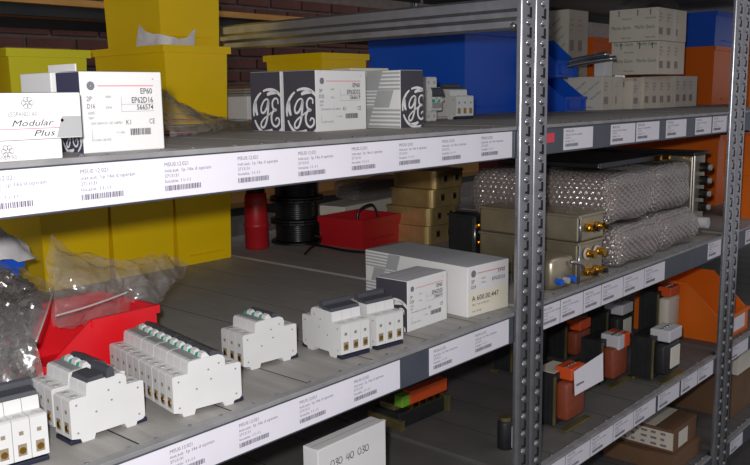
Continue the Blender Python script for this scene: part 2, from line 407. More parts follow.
# upper shelf, front bays
bin_('storage_bin', 'yellow plastic bin with a greenish light cast painted in, behind the stacked flat white cartons', 'yellow_light_cast', (.735, 1.53, zU), .155, .20, .147)
q = bin_('storage_bin', 'mustard yellow bin with grey paper in it, under another yellow bin', 'yellow', (1.030, 1.475, zU), .160, .262, .160)
q = bin_('storage_bin', 'yellow bin stacked on top of a mustard bin, back from its front', 'yellow', (1.058, 1.525, zU+.1615), .158, .210, .165)
bin_('storage_bin', 'low yellow bin behind the two black-ended cartons', 'yellow', (1.482, 1.48, zU), .160, .20, .156)
bin_('storage_bin', 'orange bin beside the yellow bin painted with a greenish light cast', 'orange', (.560, 1.53, zU), .150, .20, .150)
bin_('storage_bin', 'large blue bin behind the lone three pole breaker', 'blue', (1.862, 1.33, zU), .285, .34, .222, rim=.01)
q = bin_('stacking_bin', 'blue open-fronted bin at the bottom of a stack beside the printed cartons', 'blue', (2.195, 1.22, zU), .125, .2, .095, 0, True)
q = bin_('stacking_bin', 'blue open-fronted bin on top of another beside the printed cartons', 'blue', (2.195, 1.25, zU+.097), .125, .2, .110, 0, True)
# bin tower at the far end
bin_('storage_bin', 'tall orange bin carrying a dark blue bin behind the printed cartons', 'orange', (3.22, 1.18, zU), .40, .35, .212)
bin_('storage_bin', 'dark blue bin on top of a tall orange bin', 'blue', (3.22, 1.18, zU+.2135), .40, .35, .124)
bin_('storage_bin', 'dull orange bin behind the tallest stack of printed cartons', 'orange', (2.765, 1.43, zU), .16, .22, .24)
# middle shelf row of yellow bins
for x0, lab in ((.768, 'yellow bin beside the small blue bin, end of the row of three'), (.917, 'yellow bin in the middle of the row of three'), (1.073, 'yellow bin beside the red cylinder, end of the row of three')):
    bin_('storage_bin', lab, 'yellow', (x0, 1.525, zM), .145 if x0 < .8 else .152, .20, .20, rim=.0015, group='yellow bins on the middle shelf')
bin_('storage_bin', 'small blue bin with a white rag, beside the yellow row', 'blue', (.44, 1.30, zM), .175, .20, .118)
bin_('stacking_bin', 'bright red open-fronted bin overflowing with clear plastic bags', 'red', (.492, 1.135, zM), .142, .166, .080, -90, True)
bin_('storage_bin', 'low red tray in front of a white carton, cables hanging in it', 'red_dark', (1.470, 1.345, zM), .150, .14, .070, 3, rim=.002)
bin_('storage_bin', 'dark red bin behind the bubble-wrapped packages', 'red_dark', (2.30, 1.34, zM), .40, .25, .205)
bin_('storage_bin', 'large orange bin behind the grey steel unit with dark terminals', 'orange', (2.72, .97, zM), .36, .40, .222)
bin_('stacking_bin', 'orange open-fronted bin on the lower shelf past the transformers', 'orange', (2.27, .775, zL), .20, .25, .155, 0, True, card=True)
bin_('stacking_bin', 'orange open-fronted bin with label card on the upper shelf beyond the far post', 'orange', (2.83, .80, zU), .17, .13, .13, 0, True, card=True)
bin_('stacking_bin', 'orange open-fronted bin with label card stacked over its twin', 'orange', (2.83, .81, zU+.132), .17, .13, .13, 0, True, card=True)
bin_('stacking_bin', 'orange open-fronted bin with label card on the middle shelf beyond the far post', 'orange', (2.50, .757, zM), .17, .11, .12, 0, True, card=True)
bin_('stacking_bin', 'orange open-fronted bin stacked on another on the middle shelf', 'orange', (2.50, .765, zM+.122), .17, .11, .11, 0, True, card=True)

# ------------------------------------------------------------------ cartons
def monogram(m, cx, cy, r, clip):
    arc = lambda a0, a1, rr=1.: [(cx+r*rr*math.cos(math.radians(a0+(a1-a0)*i/16)), cy+r*rr*math.sin(math.radians(a0+(a1-a0)*i/16))) for i in range(17)]
    P = lambda pts: [(cx+r*x, cy+r*y) for x, y in pts]
    w = r*.055
    m.ribbon(arc(120, 190), w*1.3, clip, 2); m.ribbon(arc(200, 290), w*1.3, clip, 2); m.ribbon(arc(20, 112), w*1.3, clip, 2); m.ribbon(arc(300, 375), w*1.3, clip, 2)
    for a in (60, 150, 240, 330):
        c, s_ = math.cos(math.radians(a)), math.sin(math.radians(a))
        m.ribbon(P([(c, s_), (.86*math.cos(math.radians(a+22)), .86*math.sin(math.radians(a+22))), (.78*math.cos(math.radians(a+40)), .78*math.sin(math.radians(a+40)))]), w*1.5, clip)
    m.ribbon(P([(-.02, .40), (-.12, .58), (-.34, .50), (-.52, .22), (-.50, .0), (-.34, .0), (-.16, .22), (-.06, .52), (-.10, .1), (-.18, -.3), (-.34, -.62), (-.52, -.66), (-.55, -.48), (-.36, -.28), (-.05, -.10), (.10, .004)]), w, clip)
    m.ribbon(P([(.52, .36), (.50, .56), (.32, .60), (.18, .42), (.22, .18), (.40, .10), (.22, .06), (.10, -.18), (.14, -.48), (.34, -.62), (.54, -.50), (.56, -.30), (.42, -.24), (.34, -.36)]), w, clip)
def carton(name, label, loc, w, d, h, rz=0., m='card_white', group=None, top=None, cat_='carton'):
    t = thing(name, label, cat_, loc, rz, group)
    MB().box((0, 0, 0), (w, d, h), .0012).build('body', m, t)
    if top: MB().rect(.001, .001, w-.001, d-.001).build('lid', top, t, mtx=face('top', w, d, h))
    MB().rect(.0015, d/2-.0006, w-.0015, d/2+.0006).build('flap_seam', 'card_grey', t, mtx=face('top', w, d, h, .0007))
    return t
def flat(t, name, mb, m, side, w, d, h, e=EPS):
    o = mb.build(name, m, t, mtx=face(side, w, d, h, e))
    if name in ('print', 'fine_print', 'lettering', 'handwriting', 'stripe_block', 'slanted_band', 'red_line'): o['kind'] = 'stuff'
    return o
def end_panel(t, side, w, d, h, u0, u1, col='card_black', r=.034, cu=.04, cv=.032):
    p = flat(t, 'end_panel', MB().rect(u0, .0006, u1, h-.0006), col, side, w, d, h)
    g = MB(); monogram(g, u0+cu, cv, r, (u0, .001, u1, h-.001))
    p2 = g.build('monogram', 'card_white', p); p2.matrix_local = Matrix.Translation((0, 0, .0003)); p2['kind'] = 'stuff'
def ep_print(t, side, w, d, h, code1, code2, num, pole='2P', rate='D16', fine=True, u0=0.):
    W_ = w if side == 'front' else d
    k = W_/.095; g = MB(); kk = h/.083
    g.text(code1, .068*k+u0, .060*kk, .0060*kk, .0145*k, 0, .012); g.text(code2, .057*k+u0, .0505*kk, .0062*kk, .026*k, 0, .012); g.text(num, .063*k+u0, .0432*kk, .0055*kk, .020*k, 0, .012)
    g.text('K1', .049*k+u0, .028*kk, .0050*kk, .006*k); g.text('CE', .077*k+u0, .028*kk, .0055*kk, .007*k)
    x = .054*k
    while x < .078*k:
        ww = random.choice((.0005, .0009, .0013)); g.rect(x+u0, .0165*kk, x+ww+u0, .0235*kk); x += ww+random.choice((.0005, .0009))
    g.text(pole, .006*k+u0, .053*kk, .0050*kk, .006*k); g.text(rate, .006*k+u0, .0455*kk, .0050*kk, .009*k)
    flat(t, 'print', g, 'ink', side, w, d, h)
    f = MB(); f.text('230V-240/415V~ IEC 60898-1', .009*k+u0, .029*kk, .0026*kk, .036*k); f.text('07.0.002.168 002', .009*k+u0, .012*kk, .0024*kk, .022*k)
    f.text('6000', .007*k+u0, .0395*kk, .003*kk, .007*k); f.text('type', .007*k+u0, .035*kk, .003*kk, .006*k); f.rect(.045*k+u0, .0490*kk, .084*k+u0, .0493*kk); f.rect(.045*k+u0, .0415*kk, .084*k+u0, .0418*kk); f.rect(.045*k+u0, .0415*kk, .0453*k+u0, .057*kk)
    f.text('400V', .027*k+u0, .056*kk, .0025*kk, .007*k); f.text('50Hz', .027*k+u0, .045*kk, .0025*kk, .007*k); f.text('11-06', .037*k+u0, .019*kk, .0022*kk, .01*k)
    f.add([(u0+.0115*k+.0045*kk*math.cos(a)*s_, .0685*kk+.0045*kk*math.sin(a)*s_, 0) for s_ in (1, .1) for a in [2*math.pi*i/14 for i in range(14)]], [(i, (i+1) % 14, 14+(i+1) % 14, 14+i) for i in range(14)])
    f.text('1', .009*k+u0, .020*kk, .004*kk, .0012); f.text('2', .009*k+u0, .0155*kk, .004*kk, .002)
    flat(t, 'fine_print', f, 'ink_grey', side, w, d, h)
    flat(t, 'red_line', MB().rect(.019*k+u0, .0680*kk, .084*k+u0, .0688*kk).rect(.083*k+u0, .075*kk, .085*k+u0, .076*kk), 'red_ink', side, w, d, h)
# big breaker carton and flat cartons
w, d, h = .097, .048, .0835
t = carton('breaker_carton', 'white breaker carton printed EP62D16 with navy logo end, beside the flat cartons', (.459, .806, zU), w, d, h, -1, top='card_top')
ep_print(t, 'front', w, d, h, 'EP60', 'EP62D16', '566574'); end_panel(t, 'left', w, d, h, 0, d, 'card_navy', .021, .026, .020)
w, d, h = .040, .07, .085
t = carton('breaker_carton', 'small plain white carton with raised flap behind the EP62D16 carton', (.478, .900, zU), w, d, h, 0)
MB().box((.030, .0, h), (.032, .06, h+.010)).build('raised_flap', 'card_white', t)
def modular(label, loc, w, d, h, prints):
    t = carton('flat_carton', label, loc, w, d, h, 0, top='card_top')
    if prints:
        flat(t, 'grey_corner', MB().poly([(w-.027, .001), (w-.0008, .001), (w-.0008, .0205), (w-.0205, .0205)]), 'card_grey', 'front', w, d, h)
        flat(t, 'red_line', MB().rect(.002, .0098, w-.0235, .0104), 'red_ink', 'front', w, d, h)
        g = MB(); g.text('Modular', w-.070, .0125, .0058, .041, .32); g.text('Plus', w-.050, .0030, .0058, .022, .32)
        flat(t, 'lettering', g, 'ink', 'front', w, d, h)
        flat(t, 'diamond_mark', MB().poly([(w-.0225, .0168), (w-.0205, .0188), (w-.0185, .0168), (w-.0205, .0148)]), 'red_ink', 'front', w, d, h)
    g = MB()
    for i in range(6):
        a = math.radians(60*i); r_ = .0022; cx, cy = w-.053+.0035*math.cos(a), h-.009+.0035*math.sin(a)
        g.ribbon([(cx+r_*math.cos(b*.7), cy+r_*math.sin(b*.7)) for b in range(10)], .0003, None, 2)
    g.text('LEGRAND1 A0', w-.072, .0215 if prints else .002, .0042, .027)
    flat(t, 'fine_print', g, 'ink_grey', 'front', w, d, h)
    flat(t, 'fold_line', MB().rect(.002, .0330 if prints else .012, w-.002, .0332 if prints else .0121), 'card_grey', 'front', w, d, h)
    return t
modular('flat white carton lettered Modular Plus, lying on a plainer one', (.215, .758, zU+.0195), .2165, .045, .0425, True)
modular('flat white carton under the one lettered Modular Plus', (.215, .757, zU+.0008), .194, .050, .0185, False)
# two cartons one behind the other, and the striped one
w, d, h = .125, .066, .094
for loc, rz, lab, cu in (((.925, .939, zU), 4, 'white breaker carton with black logo end, in front of its twin', .05), ((.9205, 1.013, zU), 4, 'white breaker carton with black logo end, hidden behind its twin', .05)):
    t = carton('breaker_carton', lab, loc, w, d, h, rz, top='card_top')
    end_panel(t, 'left', w, d, h, 0, d, 'card_black', .036, .042, .030); ep_print(t, 'front', w, d, h, 'EP60', 'EP63D32', '566619', '3P', 'D32')
def stripes(t, side, w, d, h, u0, sc=1., flip=False):
    """grey slanted bands with white stripes beside the logo end"""
    s = -1 if flip else 1; sl = .022*sc; um = w if side == 'front' else d
    P = lambda a, v: (min(um-.0006, max(.0006, u0+s*a*sc+sl*v/h)), v)
    g = MB(); z = MB(); B_ = [.0006, h*.36, h*.66, h-.0006]
    g.poly([P(0, B_[0]), P(.022, B_[0]), P(.022, B_[1]), P(0, B_[1])]); g.poly([P(0, B_[2]), P(.022, B_[2]), P(.022, B_[3]), P(0, B_[3])]); g.poly([P(.022, B_[1]), P(.044, B_[1]), P(.044, B_[2]), P(.022, B_[2])])
    for a, b, v0, v1 in ((.022, .09, B_[0], B_[1]), (0, .022, B_[1], B_[2]), (.022, .09, B_[2], B_[3])):
        n = 5
        for k in range(n):
            va, vb = v0+(v1-v0)*(k+.1)/n, v0+(v1-v0)*(k+.6)/n; z.poly([P(a, va), P(b, va), P(b, vb), P(a, vb)])
    flat(t, 'slanted_band', g, 'card_grey', side, w, d, h); flat(t, 'stripe_block', z, 'card_grey', side, w, d, h)
w, d, h = .052, .125, .0945
t = carton('breaker_carton', 'white carton with slanted grey stripes, black logo end facing the aisle', (1.078, .898, zU), w, d, h, -6, top='card_top')
end_panel(t, 'front', w, d, h, 0, w, 'card_black', .032, .036, .034); stripes(t, 'left', w, d, h, d-.118, 1.75)
# pale flap carton behind it
w, d, h = .10, .06, .108
t = carton('small_carton', 'pale beige carton standing behind the striped carton', (1.24, 1.16, zU), w, d, h, -8, 'card_cream')
# boxes and paper stack behind, in the gap by the yellow bin
w, d, h = .105, .10, .056
t = carton('small_carton', 'small white carton with a barcode label under grey folded sheets', (1.262, 1.50, zU), w, d, h, 0)
g = MB(); g.rect(.040, .014, .054, .044); flat(t, 'label_patch', g, 'card_grey', 'front', w, d, h); g = MB()
for k in range(9): g.rect(.042, .016+k*.003, .052, .0178+k*.003)
g.rect(.078, .026, .084, .032); flat(t, 'print', g, 'ink', 'front', w, d, h, .0008); flat(t, 'red_line', MB().rect(.0, .001, .03, .004), 'red_ink', 'front', w, d, h)
t = thing('folded_sheets', 'grey folded sheets lying on the small barcode carton', 'paper', (1.255, 1.50, zU+.0565), 0)
for k in range(4): MB().box((0+.004*k, .004*k, k*.006), (.115-.003*k, .11, k*.006+.005), .0008).build('sheet', 'sheet_grey' if k != 3 else 'card_brown', t)
# ---- middle shelf cartons

w, d, h = .108, .245, .0845
t = carton('long_carton', 'long white carton printed A 600.00.447 on its end, slanted stripes far along', (1.115, .790, zM), w, d, h, -5, m='card_white', top='card_top')
stripes(t, 'left', w, d, h, .062, 1.3, True); flat(t, 'label_patch', MB().rect(.003, .003, w-.003, .042), 'card_cream', 'front', w, d, h)
g = MB(); g.text('EP60', .078, .066, .0062, .018); g.text('EP62D24', .062, .0535, .0062, .034); g.text('2P', .008, .056, .006, .008); g.text('D24', .008, .047, .006, .012)
g.text('A 600.00.447', .010, .026, .0088, .070, 0, .006); flat(t, 'print', g, 'ink', 'front', w, d, h, .0008)
g = MB(); g.text('002 716 3.008.02', .010, .018, .0034, .045); g.text('16 A/8', .010, .007, .0034, .024); g.text('400V', .034, .060, .003, .012); g.text('50Hz', .034, .053, .003, .012)
g.add([(.014+.006*math.cos(a)*s_, .072+.006*math.sin(a)*s_, 0) for s_ in (1, .1) for a in [2*math.pi*i/14 for i in range(14)]], [(i, (i+1) % 14, 14+(i+1) % 14, 14+i) for i in range(14)])
flat(t, 'fine_print', g, 'ink_grey', 'front', w, d, h, .0008)
flat(t, 'red_line', MB().rect(.024, .071, .098, .0722), 'red_ink', 'front', w, d, h)
w, d, h = .105, .062, .081
t = carton('breaker_carton', 'small white breaker carton with black end before the long carton', (.986, .812, zM), w, d, h, 1, top='card_top')
end_panel(t, 'left', w, d, h, 0, d, 'card_black', .034, .038, .016); ep_print(t, 'front', w, d, h, 'EP60', 'EP62D25', '566616', '2P', 'D25')
# white carton behind the red tray
w, d, h = .36, .10, .078
t = carton('plain_carton', 'plain greyish white carton behind the low red tray', (1.585, 1.512, zM), w, d, h, 8, 'card_pale')
# handwritten carton on the lower shelf
w, d, h = .143, .030, .192
t = carton('plain_carton', 'tall white carton handwritten 030 40 030 on the lower shelf', (.775, .800, zL), w, d, h, 0, 'card_white')
g = MB(); dx = 0
def num(ch, x, y, s):
    if ch == '0': g.ribbon([(x+s*.3*math.cos(a*.7+1.2), y+s*.5+s*.42*math.sin(a*.7+1.2)) for a in range(11)], s*.055, None, 2)
    if ch == '3': g.ribbon([(x-s*.22, y+s*.85), (x+.1*s, y+s*.95), (x+s*.25, y+s*.75), (x-s*.05, y+s*.52), (x+s*.25, y+s*.30), (x+s*.05, y+s*.02), (x-s*.28, y+s*.12)], s*.055)
    if ch == '4': g.ribbon([(x-s*.1, y+s*.95), (x-s*.3, y+s*.4), (x+s*.05, y+s*.35), (x+s*.3, y+s*.45)], s*.055); g.ribbon([(x+s*.2, y+s*.9), (x+s*.08, y-s*.05)], s*.055)
for ch, x in zip('0304 0030'.replace(' ', ''), (.024, .032, .040, .056, .064, .080, .088, .096)): num(ch, x+.004, .158, .0118)
flat(t, 'handwriting', g, 'ink', 'front', w, d, h)
MB().box((0, 0, h), (w, .006, h+.0015)).build('raised_flap', 'card_white', t)

# cartons printed with repeated green lettering (upper shelf beyond the far post)
def mg_carton(label, loc, w, d, h, rz=0., diag=False, tape=False):
    t = carton('printed_carton', label, loc, w, d, h, rz, 'card_pale')
    g = MB(); k = 0
    if diag:
        v = -.02
        rows = []
        R_ = math.radians(38)
        for r in range(-2, 6):
            for c in range(-1, 5):
                u0, v0 = c*.046+r*.012, r*.026
                uu, vv = u0*math.cos(R_)-v0*math.sin(R_), u0*math.sin(R_)+v0*math.cos(R_)
                if 0.001 < uu and uu+.034 < d and .001 < vv and vv+.030 < h:
                    vs, fs, wd = text_mesh('Merlin Gerin'); kk = .040/wd
                    g.add([(uu+(x*kk*math.cos(R_)-y*.007*math.sin(R_)), vv+(x*kk*math.sin(R_)+y*.007*math.cos(R_)), 0) for x, y in vs], fs)
                    k += 1
        for u in (.01, .05): g.text('Merlin Gerin', u, .006, .007, .036)
    else:
        for r, vv in enumerate((.008, .036, .064, .086)):
            for c in range(3):
                u = .008+c*.075+(0 if r % 2 else .034)
                big = r % 2 == 1
                if u+(.062 if big else .034) < d and vv+.012 < h: g.text('Merlin Gerin', u, vv, .011 if big else .006, .062 if big else .032)
        for u in (.03, .09, .13):
            if u < d-.01: g.poly([(u, h*.78), (u+.003, h*.78), (u+.003, h*.92), (u+.0045, h*.92), (u+.0015, h*.97), (u-.0015, h*.92), (u, h*.92)])
    flat(t, 'lettering', g, 'green_ink', 'left', w, d, h)
    f = MB()
    for c in range(max(1, int(w/.055))):
        u = .010+c*.056
        for v, ww in ((h*.78, .026), (h*.68, .03), (h*.58, .018)):
            if u+ww < w: f.text('Merlin', u, v, .006, ww*.8)
        for q in range(8):
            if u+.03 < w: f.rect(u+q*.0034, h*.18, u+q*.0034+.0018, h*.40)
    flat(t, 'fine_print', f, 'mauve_ink', 'front', w, d, h)
    if tape: MB().rect(w*.50, .0005, w*.62, h-.0005).build('tape', 'tape', t, mtx=face('front', w, d, h, .0008))
    return t
mg_carton('printed carton with diagonal lettering and tape, at the foot of the stack', (2.332, 1.174, zU), .132, .115, .098, 0, True, True)
mg_carton('narrow printed carton in the bottom row beside the taped one', (2.480, 1.150, zU), .050, .12, .086, 0)
mg_carton('wide printed carton in the bottom row, two labels on its front', (2.536, 1.140, zU), .235, .12, .096, 0)
mg_carton('printed carton at the end of the bottom row next to the orange bin', (2.80, 1.150, zU), .19, .12, .102, 0, False)
mg_carton('printed carton in the middle of the stack with large green lettering', (2.505, 1.085, zU+.104), .20, .150, .098, 0)
mg_carton('printed carton on top of the stack, under a clear bag', (2.495, 1.085, zU+.203), .215, .155, .096, 0, False, True)
mg_carton('printed carton with diagonal lettering behind the blue bins, lower of two', (2.606, 1.44, zU), .135, .12, .160, 0, True)
mg_carton('printed carton with diagonal lettering stacked behind the blue bins, upper of two', (2.606, 1.44, zU+.161), .135, .12, .165, 0, True)
w, d, h = .05, .06, .066
t = carton('small_carton', 'small white carton with open flap before the printed cartons', (2.350, 1.178, zU+.0985), .05, .034, .055, 0); MB().box((0, .0, .055), (.002, .034, .068)).build('raised_flap', 'card_white', t); MB().box((.048, .0, .055), (.05, .034, .064)).build('raised_flap', 'card_white', t)
# tube sticking out of the blue bin
t = thing('metal_tubes', 'pair of grey tubes jutting out of the blue open-fronted bin', 'tube', (0, 0, 0))
a, b = Vector((2.25, 1.30, 1.512)), OY(616, 58, 1.12)
for k in (0, 1):
    off = Vector((0, .004*k, .012*k)); MB().tube(cat([a+off, a.lerp(b, .5)+off+Vector((0, 0, .004)), b+off-Vector((.02*k, -.01*k, 0))], 4), .0075, 10).build('tube', 'galv', t, True)
# dark bag on the carton top
# cartons on the bottom shelf
def brown(name, label, loc, w, d, h, rz=0., prints=False, m='card_brown'):
    t = carton(name, label, loc, w, d, h, rz, m)
    MB().rect(0.001, d*.5-.025, w-.001, d*.5+.025).build('packing_tape', 'card_cream' if prints else 'card_brown', t, mtx=face('top', w, d, h, .001))
    if prints:
        flat(t, 'pale_band', MB().rect(.001, h*.12, d-.001, h*.88), 'card_pale', 'left', w, d, h)
        g = MB()
        for r in range(3):
            for c in range(int((d-.02)/.026)): g.rect(.012+c*.026, .012+r*.015, .012+c*.026+random.uniform(.008, .018), .018+r*.015)
        flat(t, 'print', g, 'mauve_ink', 'left', w, d, h, .0008)
        flat(t, 'address_label', MB().rect(w*.2, h*.1, w*.6, h*.8), 'card_pale', 'front', w, d, h)
    return t
brown('cardboard_carton', 'brown carton with printed pale band, on another brown carton under the labelled shelf', (2.005, .79, zB+.0465), .15, .15, .060, 0, True)
brown('cardboard_carton', 'brown carton carrying the one with the printed pale band', (1.985, .78, zB), .18, .19, .045, 0)
brown('cardboard_carton', 'brown carton behind the far post on the bottom shelf, white tray on it', (2.45, .80, zB), .34, .18, .130)
t = carton('white_tray', 'white flat carton on a brown carton past the far post', (2.46, .79, zB+.1315), .32, .18, .078, 0, 'card_pale')
brown('cardboard_carton', 'brown carton at the back of the bottom shelf, below the transformers', (1.50, 1.1, zB), .36, .32, .17)

# ------------------------------------------------------------------ breakers
PW = .0178
prof = [(.0, .007), (.0, .049), (.003, .0505), (.0195, .0505), (.0205, .062), (.0225, .0645), (.060, .0655), (.066, .063), (.0685, .0585), (.0685, .0505), (.0865, .0505), (.0895, .049), (.0895, .008), (.0865, .005), (.079, .004), (.0775, 0), (.066, 0), (.063, .006), (.028, .006), (.026, 0), (.012, 0), (.010, .005)]
pole_me = MB().prism(prof, .0003, PW-.0003).mesh('pole', 'breaker')
def ring(mb, c, r, nrm): mb.cyl(Vector(c)-Vector(nrm)*.0006, Vector(c)+Vector(nrm)*.0004, r, 10)
tm = MB(); ring(tm, (.010, PW/2, .0505), .0040, (0, 0, 1)); term_me = tm.mesh('terminal_screw', 'screw')
hole_me = MB().box((-.0005, PW*.26, .012), (.0008, PW*.74, .024)).mesh('terminal_opening', 'hole')
slot_me = MB().box((-.0004, PW*.38, .0335), (.0008, PW*.62, .0375)).mesh('test_slot', 'hole')
brass_me = MB().cyl((-.0012, PW*.5, .0175), (.0005, PW*.5, .0175), .0036, 8).mesh('terminal_clamp', 'brass')
tog_me = MB().prism([(.038, .064), (.0395, .0700), (.0440, .0715), (.0495, .065)], PW*.12, PW*.60).mesh('toggle', 'breaker')
tog_g = MB().prism([(.0375, .0645), (.039, .0680), (.0440, .0690), (.0450, .0645)], PW*.62, PW*.95).mesh('toggle_face', 'green')
side_me = MB()
for x, z in ((.0075, .043), (.0075, .012), (.030, .030), (.046, .050), (.049, .038), (.060, .055), (.082, .043), (.082, .012)): side_me.cyl((x, -.0003, z), (x, .0006, z), .0011, 8)
side_me = side_me.mesh('rivet_holes', 'hole')
def breaker(label, loc, rz, n, style='green', mtx=None, group=None):
    t = thing('circuit_breaker', label, 'circuit breaker', loc, rz, group)
    if mtx is not None: t.matrix_world = mtx
    for k in range(n):
        p = put('pole', pole_me, t); p.location = (0, k*PW, 0)
        put('terminal_screw', term_me, p); put('terminal_opening', hole_me, p); put('terminal_clamp', brass_me, p); put('test_slot', slot_me, p)
        q = put('terminal_screw', term_me, p); q.location = (.0685, 0, 0); q = put('terminal_opening', hole_me, p); q.location = (.0893, 0, 0)
        if style == 'green': q = put('toggle', tog_me, p); put('toggle_face', tog_g, p)
    put('rivet_holes', side_me, t)['kind'] = 'stuff'; q = put('rivet_holes', side_me, t); q.location = (0, n*PW-.0003, 0); q['kind'] = 'stuff'
    W_ = n*PW
    if style == 'green':
        MB().prism([(.049, .0645), (.0495, .0700), (.053, .0718), (.066, .0665), (.0675, .0625), (.060, .0645)], .001, W_-.001).build('handle_tie', 'dark_grey', t)
        MB().box((.026, .002, .0649), (.037, W_-.002, .0658)).build('rating_window', 'breaker_grey', t)
    else:
        MB().prism([(.022, .0640), (.024, .0685), (.0405, .0700), (.042, .0650)], .0005, W_-.0005).build('grey_cover', 'dark_grey', t)
        MB().prism([(.043, .0645), (.0445, .0745), (.0480, .0765), (.052, .0750), (.0535, .0650)], -.002, W_-.004).build('handle_tie', 'dark_grey', t)
    MB().box((.066, .001, -.0005+.0006), (.0925, W_-.001, .0055), .001).build('rail_clip', 'clip', t)
    if style == 'dark': MB().box((-.001, .001, .0001), (.012, W_-.001, .0052), .001).build('rail_clip', 'clip', t)
    return t
breaker('two pole breaker with raised dark lever, standing beside the label strip near the corner unit', (.4265, .814, zM), -1, 2, 'dark')
breaker('three pole breaker with green toggles behind the two pole breaker', (.432, .8625, zM), -3, 3, 'green')
# long row of breakers pushed together
ux, uy = math.cos(math.radians(-9)), math.sin(math.radians(-9))
y = 0
for n, lab in ((3, 'three pole breaker at the aisle end of the long breaker row'), (2, 'two pole breaker second from the aisle in the long breaker row'), (2, 'two pole breaker third from the aisle in the long breaker row'), (3, 'three pole breaker at the red bin end of the long breaker row')):
    breaker(lab, (.5405-uy*y, .792+ux*y, zM), -9, n, 'green', group='long row of breakers'); y += n*PW+.0006
breaker('lone three pole breaker with green toggles in the middle of the shelf', (.702, .862, zM), -6, 3, 'green')
# units turned with their terminals to the aisle
def turned(label, xr, yr, rz, n, z=zM, style='dark', group=None):
    """xr, yr: front corner of the flank facing the open end"""
    a = math.radians(rz); return breaker(label, (xr+n*PW*math.cos(a), yr+n*PW*math.sin(a), z), 90+rz, n, style, group=group)
turned('three pole breaker with terminals to the aisle, next to the small black-ended carton', .8865, .788, -7, 3)
turned('three pole breaker with terminals to the aisle, further from the black-ended carton', .8225, .797, -7, 3)
turned('three pole breaker with dark cover at the corner beside the plastic bag of screws', .342, .808, -7, 3)
turned('lone three pole breaker on the upper shelf before the large blue bin', 1.508, 1.10, -9, 3, zU)
mt = Matrix(((0, -1, 0, 1.425), (0, 0, -1, 1.14), (1, 0, 0, zU), (0, 0, 0, 1)))
breaker('two pole breaker standing on end beside the striped carton', (0, 0, 0), 0, 2, 'green', mt)

# ------------------------------------------------------------------ gold tins, spools, cylinder
def tin(label, loc, rz, w=.122, d=.142, h=.0435):
    t = thing('metal_tin', label, 'metal box', loc, rz, 'stack of gold metal boxes'); r = .016
    bm = bmesh.new(); bmesh.ops.create_cube(bm, size=1)
    for v in bm.verts: v.co = Vector(((v.co.x+.5)*w, (v.co.y+.5)*d, (v.co.z+.5)*(h-.003)))
    bmesh.ops.bevel(bm, geom=[e for e in bm.edges if abs(e.verts[0].co.z-e.verts[1].co.z) > .01], offset=r, segments=5, affect='EDGES', profile=.5)
    MB().bm(bm).build('case', 'gold_zinc', t); bm.free()
    bm = bmesh.new(); bmesh.ops.create_cube(bm, size=1)
    for v in bm.verts: v.co = Vector((-.002+(v.co.x+.5)*(w+.004), -.002+(v.co.y+.5)*(d+.004), h-.005+(v.co.z+.5)*.005))
    bmesh.ops.bevel(bm, geom=[e for e in bm.edges if abs(e.verts[0].co.z-e.verts[1].co.z) > .001], offset=r, segments=5, affect='EDGES', profile=.5)
    MB().bm(bm).build('lid', 'gold_zinc', t); bm.free()
    for u in (.030, .078):
        k = MB().box((u, -.0012, .014), (u+.017, .001, .031), .0008).build('knockout', 'olive_zinc', t); MB().box((u+.003, -.0018, .017), (u+.014, -.001, .028)).build('opening', 'slot', k)
    return t
for k, (dx, dy, rz, lab) in enumerate(((-.030, .0, 0, 'gold metal box at the bottom of the stack of four'), (-.024, .0, 1, 'gold metal box second from the bottom of the stack'), (-.012, .0, -1, 'gold metal box third from the bottom of the stack'), (.008, .006, 0, 'gold metal box on top of the stack of four'))):
    tin(lab, (1.645+dx, 1.262+dy, zM+.0005+k*.0442), rz)
t = thing('red_cylinder', 'red ribbed cylinder standing between the yellow bin and the cable spools', 'cylinder', (1.337, 1.572, zM))
MB().lathe([(.027, 0), (.029, .003), (.029, .052), (.031, .054), (.031, .060), (.028, .063), (.027, .120), (.025, .134), (.021, .136)], 24).build('body', 'red_dark', t, True)
MB().lathe([(.021, .135), (.023, .137), (.023, .170), (.021, .172)], 20).build('cap', 'black', t, True)
def spool(label, z, h=.055):
    t = thing('cable_spool', label, 'cable spool', (1.462, 1.56, z), 0, 'stacked black cable spools')
    MB().lathe([(.066, 0), (.068, .001), (.068, .005), (.066, .006)], 24).build('flange', 'black', t)
    MB().lathe([(.066, h-.006), (.068, h-.005), (.068, h-.001), (.066, h)], 24).build('flange', 'black', t)
    m = MB(); p = [(.050, .006)]
    n = 8
    for i in range(n): z0 = .006+(h-.012)*i/n; dz = (h-.012)/n; p += [(.054, z0+dz*.2), (.0565, z0+dz*.5), (.054, z0+dz*.8)]
    p.append((.05, h-.006)); m.lathe(p, 24).build('wound_cable', 'cable', t, True); return t
for k, lab in enumerate(('black cable spool at the bottom of the stack, cable end trailing', 'black cable spool in the middle of the stack', 'black cable spool third up in the stack', 'black cable spool on top of the stack')): t = spool(lab, zM+.0004+k*.0556)
tag(MB().tube(cat([OZ(316, 236, zM+.05), OZ(321, 238, zM+.02), OZ(318, 243, zM+.005), OZ(311, 248, zM+.004), OZ(305, 254, zM+.004)], 5), .0032, 8).build('loose_cable', 'cable', None, True), 'short black cable end hanging off the spools onto the shelf', 'cable')
tag(MB().tube(cat([OZ(300, 243, zM+.004), OZ(322, 246, zM+.004), OZ(342, 250, zM+.004), OZ(360, 252, zM+.004), OZ(374, 252, zM+.004)], 5), .0032, 8).build('loose_cable', 'cable', None, True), 'black cable running along the shelf to the red tray', 'cable')
P0 = Vector((1.535, 1.415, zM+.02))
